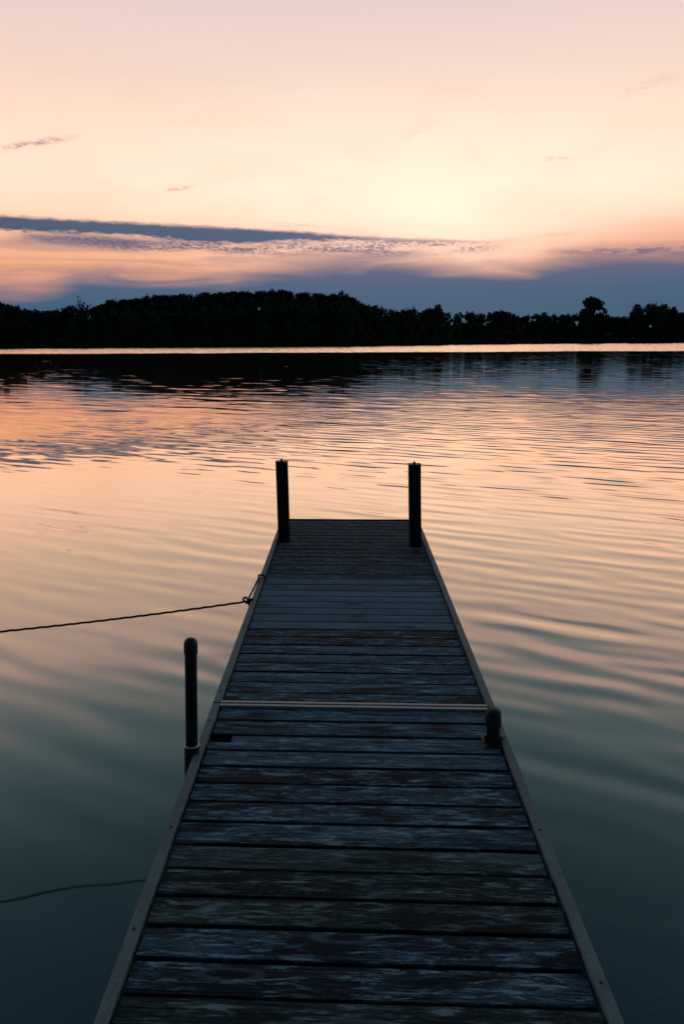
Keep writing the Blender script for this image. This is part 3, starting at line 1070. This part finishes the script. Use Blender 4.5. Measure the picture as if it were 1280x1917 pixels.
# joists underneath
for sec, ya, yb in ((sec_near, -0.68, Y_JOINT - 0.05), (sec_far, Y_JOINT + 0.06, Y_END - 0.05)):
    for f in (0.2, 0.5, 0.8):
        bm = bmesh.new()
        xa = xl(ya) + (xr(ya) - xl(ya)) * f
        xb = xl(yb) + (xr(yb) - xl(yb)) * f
        a, b = Vector((xa, ya, DECK - 0.10)), Vector((xb, yb, DECK - 0.10))
        d = b - a
        rot = Matrix.Rotation(math.atan2(-d.x, d.y), 4, 'Z')
        box_bm(bm, (a + b) / 2, (0.04, d.length, 0.10), rot)
        from_bm('joist', bm, W_POST, sec)


# screws along the rails
def screw_mesh():
    bm = bmesh.new()
    bmesh.ops.create_cone(bm, cap_ends=True, segments=10, radius1=0.0045, radius2=0.0035, depth=0.002)
    me = bpy.data.meshes.new('screw')
    bm.to_mesh(me); bm.free()
    me.materials.append(M_SLEEVE)
    return me


SCREW = screw_mesh()
for sec, ys in ((sec_near, [-0.4, 0.3, 0.95, 1.62, 2.2, 2.8]), (sec_far, [3.2, 3.9, 4.5, 5.2, 5.9, 6.4])):
    for fx, s_ in ((xl, 1), (xr, -1)):
        for yy in ys:
            yy2 = yy + rr.uniform(-0.1, 0.1)
            o = bpy.data.objects.new('screw', SCREW)
            COL.objects.link(o)
            o.parent = sec
            xx = fx(yy2) + s_ * RAIL_W * 0.5
            o.location = (xx, sk(xx, yy2), DECK + 0.0055)


# ------------------------------------------------------------------ square end posts
def square_post(px_top, py_top, px_bot, py_bot, lean_label):
    base = at(px_bot, py_bot, DECK)
    y = base.y
    top = at_depth(px_top, py_top, y)
    d = (top - base)
    wdt = 0.089
    bm = bmesh.new()
    zs = np.linspace(-1.6, top.z - DECK - 0.004, 16)
    rows = []
    c = 0.006
    h = wdt / 2
    prof = [(-h + c, -h), (h - c, -h), (h, -h + c), (h, h - c), (h - c, h), (-h + c, h), (-h, h - c), (-h, -h + c)]
    for zz in zs:
        k = zz / d.z
        cx_, cy_ = base.x + d.x * k, y + d.y * k
        tw_ = 0.0015 * mnoise.noise(Vector((zz * 5, px_top, 0)))
        rows.append([bm.verts.new((cx_ + u + tw_, cy_ + v + tw_, DECK + zz)) for u, v in prof])
    for i in range(len(rows) - 1):
        for j in range(8):
            bm.faces.new((rows[i][j], rows[i][(j + 1) % 8], rows[i + 1][(j + 1) % 8], rows[i + 1][j]))
    bm.faces.new(rows[-1]); bm.faces.new(list(reversed(rows[0])))
    bmesh.ops.recalc_face_normals(bm, faces=bm.faces)
    post = from_bm('post', bm, W_POST, sec_far)
    post['label'] = lean_label
    # thin cap plate and its bolt
    bm = bmesh.new()
    box_bm(bm, (top.x, y, top.z - 0.001), (wdt + 0.006, wdt + 0.006, 0.007))
    bmesh.ops.bevel(bm, geom=list(bm.edges), offset=0.0015, segments=1, affect='EDGES')
    from_bm('cap_plate', bm, M_SLEEVE, post)
    bm = bmesh.new()
    bmesh.ops.create_cone(bm, cap_ends=True, segments=6, radius1=0.011, radius2=0.010, depth=0.014,
                          matrix=Matrix.Translation((top.x - 0.002, y, top.z + 0.0095)))
    bmesh.ops.create_cone(bm, cap_ends=True, segments=8, radius1=0.005, radius2=0.004, depth=0.010,
                          matrix=Matrix.Translation((top.x - 0.002, y, top.z + 0.021)))
    from_bm('bolt', bm, M_PIPE, post)
    # steel band a little below the top
    bm = bmesh.new()
    box_bm(bm, (top.x, y, top.z - 0.085), (wdt + 0.003, wdt + 0.003, 0.006))
    from_bm('band', bm, M_PIPE, post)
    return post


square_post(527.5, 864, 532, 1010, 'left of the two square posts at the dock end')
square_post(775.5, 869, 776.5, 1018, 'right of the two square posts at the dock end')


# ------------------------------------------------------------------ round pipes with domed caps
def lathe(bm, prof, seg, M=Matrix.Identity(4)):
    rows = []
    for r_, z_ in prof:
        if r_ < 1e-5:
            rows.append([bm.verts.new(M @ Vector((0, 0, z_)))])
        else:
            rows.append([bm.verts.new(M @ Vector((r_ * math.cos(2 * math.pi * i / seg), r_ * math.sin(2 * math.pi * i / seg), z_))) for i in range(seg)])
    for a, b in zip(rows, rows[1:]):
        for i in range(seg):
            j = (i + 1) % seg
            if len(a) == 1 and len(b) > 1:
                bm.faces.new((a[0], b[i], b[j]))
            elif len(b) == 1 and len(a) > 1:
                bm.faces.new((a[i], a[j], b[0]))
            elif len(a) > 1:
                bm.faces.new((a[i], a[j], b[j], b[i]))
    bmesh.ops.recalc_face_normals(bm, faces=bm.faces)


def round_pipe(base, height, rad, lean, label, sleeve_top, sleeve_r, cap_h, rim=True, dome=0.95):
    """base: point at deck level"""
    M = Matrix.Translation(base) @ Matrix.Rotation(lean[1], 4, 'X') @ Matrix.Rotation(lean[0], 4, 'Y')
    bm = bmesh.new()
    lathe(bm, [(0, -1.7), (rad, -1.7), (rad, height - 0.02), (rad, height - 0.015), (0, height - 0.015)], 28, M)
    pipe = from_bm('support_pipe', bm, M_PIPE, sec_near, True)
    pipe['label'] = label
    cr = rad * 1.13
    z0 = height - cap_h
    prof = [(rad * 1.002, z0), (cr - 0.001, z0), (cr, z0 + 0.002), (cr, height - cr * dome)]
    for k in range(1, 9):
        a = k / 8 * math.pi / 2
        prof.append((cr * math.cos(a) ** 0.8, height - cr * dome + cr * dome * math.sin(a)))
    prof[-1] = (0, height)
    bm = bmesh.new()
    lathe(bm, prof, 28, M)
    from_bm('cap', bm, M_CAP, pipe, True)
    bm = bmesh.new()
    lathe(bm, [(sleeve_r - 0.0035, sleeve_top), (sleeve_r - 0.0035, -0.18), (sleeve_r, -0.18), (sleeve_r, sleeve_top - 0.003)], 28, M)
    from_bm('sleeve', bm, M_SLEEVE, pipe, True)
    if not rim:
        return pipe
    bm = bmesh.new()
    lathe(bm, [(sleeve_r - 0.0035, sleeve_top - 0.004), (sleeve_r - 0.003, sleeve_top + 0.001), (sleeve_r - 0.0005, sleeve_top + 0.001), (sleeve_r + 0.0004, sleeve_top - 0.004)], 28, M)
    from_bm('sleeve_rim', bm, M_RIM, pipe, True)
    return pipe


# left pipe: outside the left rail
SZ = 0.035
pl = at(358.5, 1393, DECK + SZ)
pl.z = DECK
top_h = at_depth(357, 1194, pl.y).z - DECK
print('pipe', pl, top_h, 'rail x', xl(pl.y))
round_pipe(pl, top_h, 0.0225, (math.atan2(at_depth(357, 1194, pl.y).x - pl.x, top_h), 0), 'tall round pipe with domed cap outside the left rail', SZ, 0.028, 0.062)
# the bracket that ties the sleeve to the rail
bm = bmesh.new()
xe = xl(pl.y)
for zz in (-0.03, -0.11):
    box_bm(bm, ((pl.x + 0.024 + xe + 0.001) / 2, pl.y, DECK + zz), (max(0.004, xe - pl.x - 0.022), 0.04, 0.02))
from_bm('pipe_bracket', bm, M_SLEEVE, sec_near)

pr = at(923, 1386, DECK)
top_r = at_depth(923, 1326, pr.y).z - DECK
round_pipe(pr, top_r, 0.0270, (math.atan2(at_depth(923, 1326, pr.y).x - pr.x, top_r), 0), 'short dark round pipe with domed cap standing through the boards at right', 0.012, 0.036, 0.075, False, 0.55)
pxn = at(395, 1384, DECK)
bm = bmesh.new()
box_bm(bm, (pxn.x + 0.03, pxn.y + 0.03, DECK - 0.060), (0.18, 0.26, 0.012))  # dark sheet added beneath the notch so the opening reads black
from_bm('dark_plate', bm, M_PIPE, sec_near)
# dark foot plate round it
bm = bmesh.new()
box_bm(bm, (pr.x + 0.004, pr.y - 0.005, DECK - 0.004), (0.094, 0.085, 0.006))
from_bm('dark_plate', bm, M_PIPE, sec_near)


# ------------------------------------------------------------------ rope
def tube_along(bm, pts, rad, seg=8, twist=0.0, lobes=0, lob=0.0):
    pts = [Vector(p) for p in pts]
    up = Vector((0, 0, 1))
    rows = []
    dist = 0.0
    prevn = None
    for i, p in enumerate(pts):
        d = (pts[min(i + 1, len(pts) - 1)] - pts[max(i - 1, 0)]).normalized()
        if prevn is None:
            a = d.cross(up)
            if a.length < 1e-3:
                a = d.cross(Vector((1, 0, 0)))
            a.normalize()
        else:
            a = (prevn - d * prevn.dot(d)).normalized()
        prevn = a
        b = d.cross(a)
        if i:
            dist += (p - pts[i - 1]).length
        rr_ = rad[i] if isinstance(rad, (list, tuple)) else rad
        row = []
        for k in range(seg):
            t = 2 * math.pi * k / seg
            r2 = rr_ * (1 + (lob * math.cos(lobes * (t + dist * twist)) if lobes else 0))
            row.append(bm.verts.new(p + (a * math.cos(t) + b * math.sin(t)) * r2))
        rows.append(row)
    for r0, r1 in zip(rows, rows[1:]):
        for k in range(seg):
            j = (k + 1) % seg
            bm.faces.new((r0[k], r0[j], r1[j], r1[k]))
    bm.faces.new(rows[0]); bm.faces.new(list(reversed(rows[-1])))
    bmesh.ops.recalc_face_normals(bm, faces=bm.faces)


def catmull(P, n):
    P = [Vector(p) for p in P]
    P = [P[0] * 2 - P[1]] + P + [P[-1] * 2 - P[-2]]
    out_ = []
    for i in range(1, len(P) - 2):
        for k in range(n):
            t = k / n
            out_.append(0.5 * ((2 * P[i]) + (-P[i - 1] + P[i + 1]) * t + (2 * P[i - 1] - 5 * P[i] + 4 * P[i + 1] - P[i + 2]) * t * t +
                               (-P[i - 1] + 3 * P[i] - 3 * P[i + 1] + P[i + 2]) * t ** 3))
    out_.append(P[-2])
    return out_


def make_rope():
    rope = empty('mooring_rope', at(462, 1126, DECK))
    tag(rope, 'dark rope knotted to the left dock rail and stretched away to the left', 'rope')
    inv = Matrix.Translation(-rope.location)
    rad = 0.0062
    ZR = DECK - 0.005
    K = at(463, 1126, ZR)
    top = at(487, 1077.5, DECK + 0.014)
    # main line: knot to beyond the frame, then down into the water
    far_l = at(-4, 1183, ZR - 0.06)
    dirv = (far_l - K)
    pts = []
    for i in range(90):
        t = i / 60.0
        p = K + dirv * t
        p.z -= 0.05 * 4 * t * (1 - t) * 0.18 if t < 1 else 0.0
        p.z += 0.0012 * math.sin(i * 1.9)
        pts.append(p)
    e = pts[-1]
    pts += [e + Vector((-0.4, -0.1, -0.1)), e + Vector((-0.9, -0.25, -0.3)), e + Vector((-1.3, -0.4, -0.6))]
    bm = bmesh.new()
    tube_along(bm, catmull(pts, 5), rad, 9, 260.0, 3, 0.16)
    bmesh.ops.transform(bm, matrix=inv, verts=bm.verts)
    from_bm('line', bm, M_ROPE, rope, True)
    # loop over the rail: up from the knot, over the rail and down between rail and boards, back underneath
    xi = top.x
    over = [K, K.lerp(top, 0.35) + Vector((0, 0, 0.001)), K.lerp(top, 0.85) + Vector((0, 0, 0.002)),
            top + Vector((-0.010, 0.0, 0.002)), top + Vector((0.014, 0.004, 0.002)), top + Vector((0.030, 0.0, -0.010)),
            top + Vector((0.034, -0.006, -0.05)), top + Vector((0.03, -0.01, -0.16)), top + Vector((0.0, -0.02, -0.19)),
            top + Vector((-0.03, -0.05, -0.15)), K.lerp(top, 0.45) + Vector((0.005, 0, -0.06)), K + Vector((0.01, 0.01, -0.012))]
    bm = bmesh.new()
    tube_along(bm, catmull(over, 10), rad * 0.95, 9, 260.0, 3, 0.16)
    bmesh.ops.transform(bm, matrix=inv, verts=bm.verts)
    from_bm('loop', bm, M_ROPE, rope, True)
    # the knot: a bowline-like tangle of turns
    def turn(c, ax, r_, n=18, sq=1.0, a0=0.0, sweep=2 * math.pi):
        ax = Vector(ax).normalized()
        u = ax.orthogonal().normalized(); v = ax.cross(u)
        return [c + (u * math.cos(a0 + sweep * i / n) * r_ + v * math.sin(a0 + sweep * i / n) * r_ * sq) + ax * (i / n - 0.5) * 0.010 for i in range(n + 1)]
    bm = bmesh.new()
    c0 = K + Vector((0.0, 0, 0.003))
    tube_along(bm, turn(c0 + Vector((-0.010, 0, 0.008)), (0.15, 1, 0.2), 0.014), rad, 8, 260.0, 3, 0.14)
    tube_along(bm, turn(c0 + Vector((0.014, 0, -0.002)), (1, 0.3, 0.2), 0.013), rad, 8, 260.0, 3, 0.14)
    tube_along(bm, turn(c0 + Vector((0.004, -0.004, -0.006)), (0.2, 0.8, 0.9), 0.012), rad, 8, 260.0, 3, 0.14)
    tube_along(bm, turn(c0 + Vector((0.024, 0.002, 0.002)), (0.7, 0.7, -0.3), 0.009), rad, 8, 260.0, 3, 0.14)
    bmesh.ops.transform(bm, matrix=inv, verts=bm.verts)
    from_bm('knot', bm, M_ROPE, rope, True)
    bm = bmesh.new()
    tl = [c0 + Vector((0.004, 0, 0)), c0 + Vector((0.012, -0.006, -0.015)), c0 + Vector((0.014, -0.010, -0.035)), c0 + Vector((0.020, -0.012, -0.060))]
    tube_along(bm, catmull(tl, 6), rad, 8, 260.0, 3, 0.14)
    bmesh.ops.transform(bm, matrix=inv, verts=bm.verts)
    from_bm('rope_tail', bm, M_ROPE, rope, True)


make_rope()
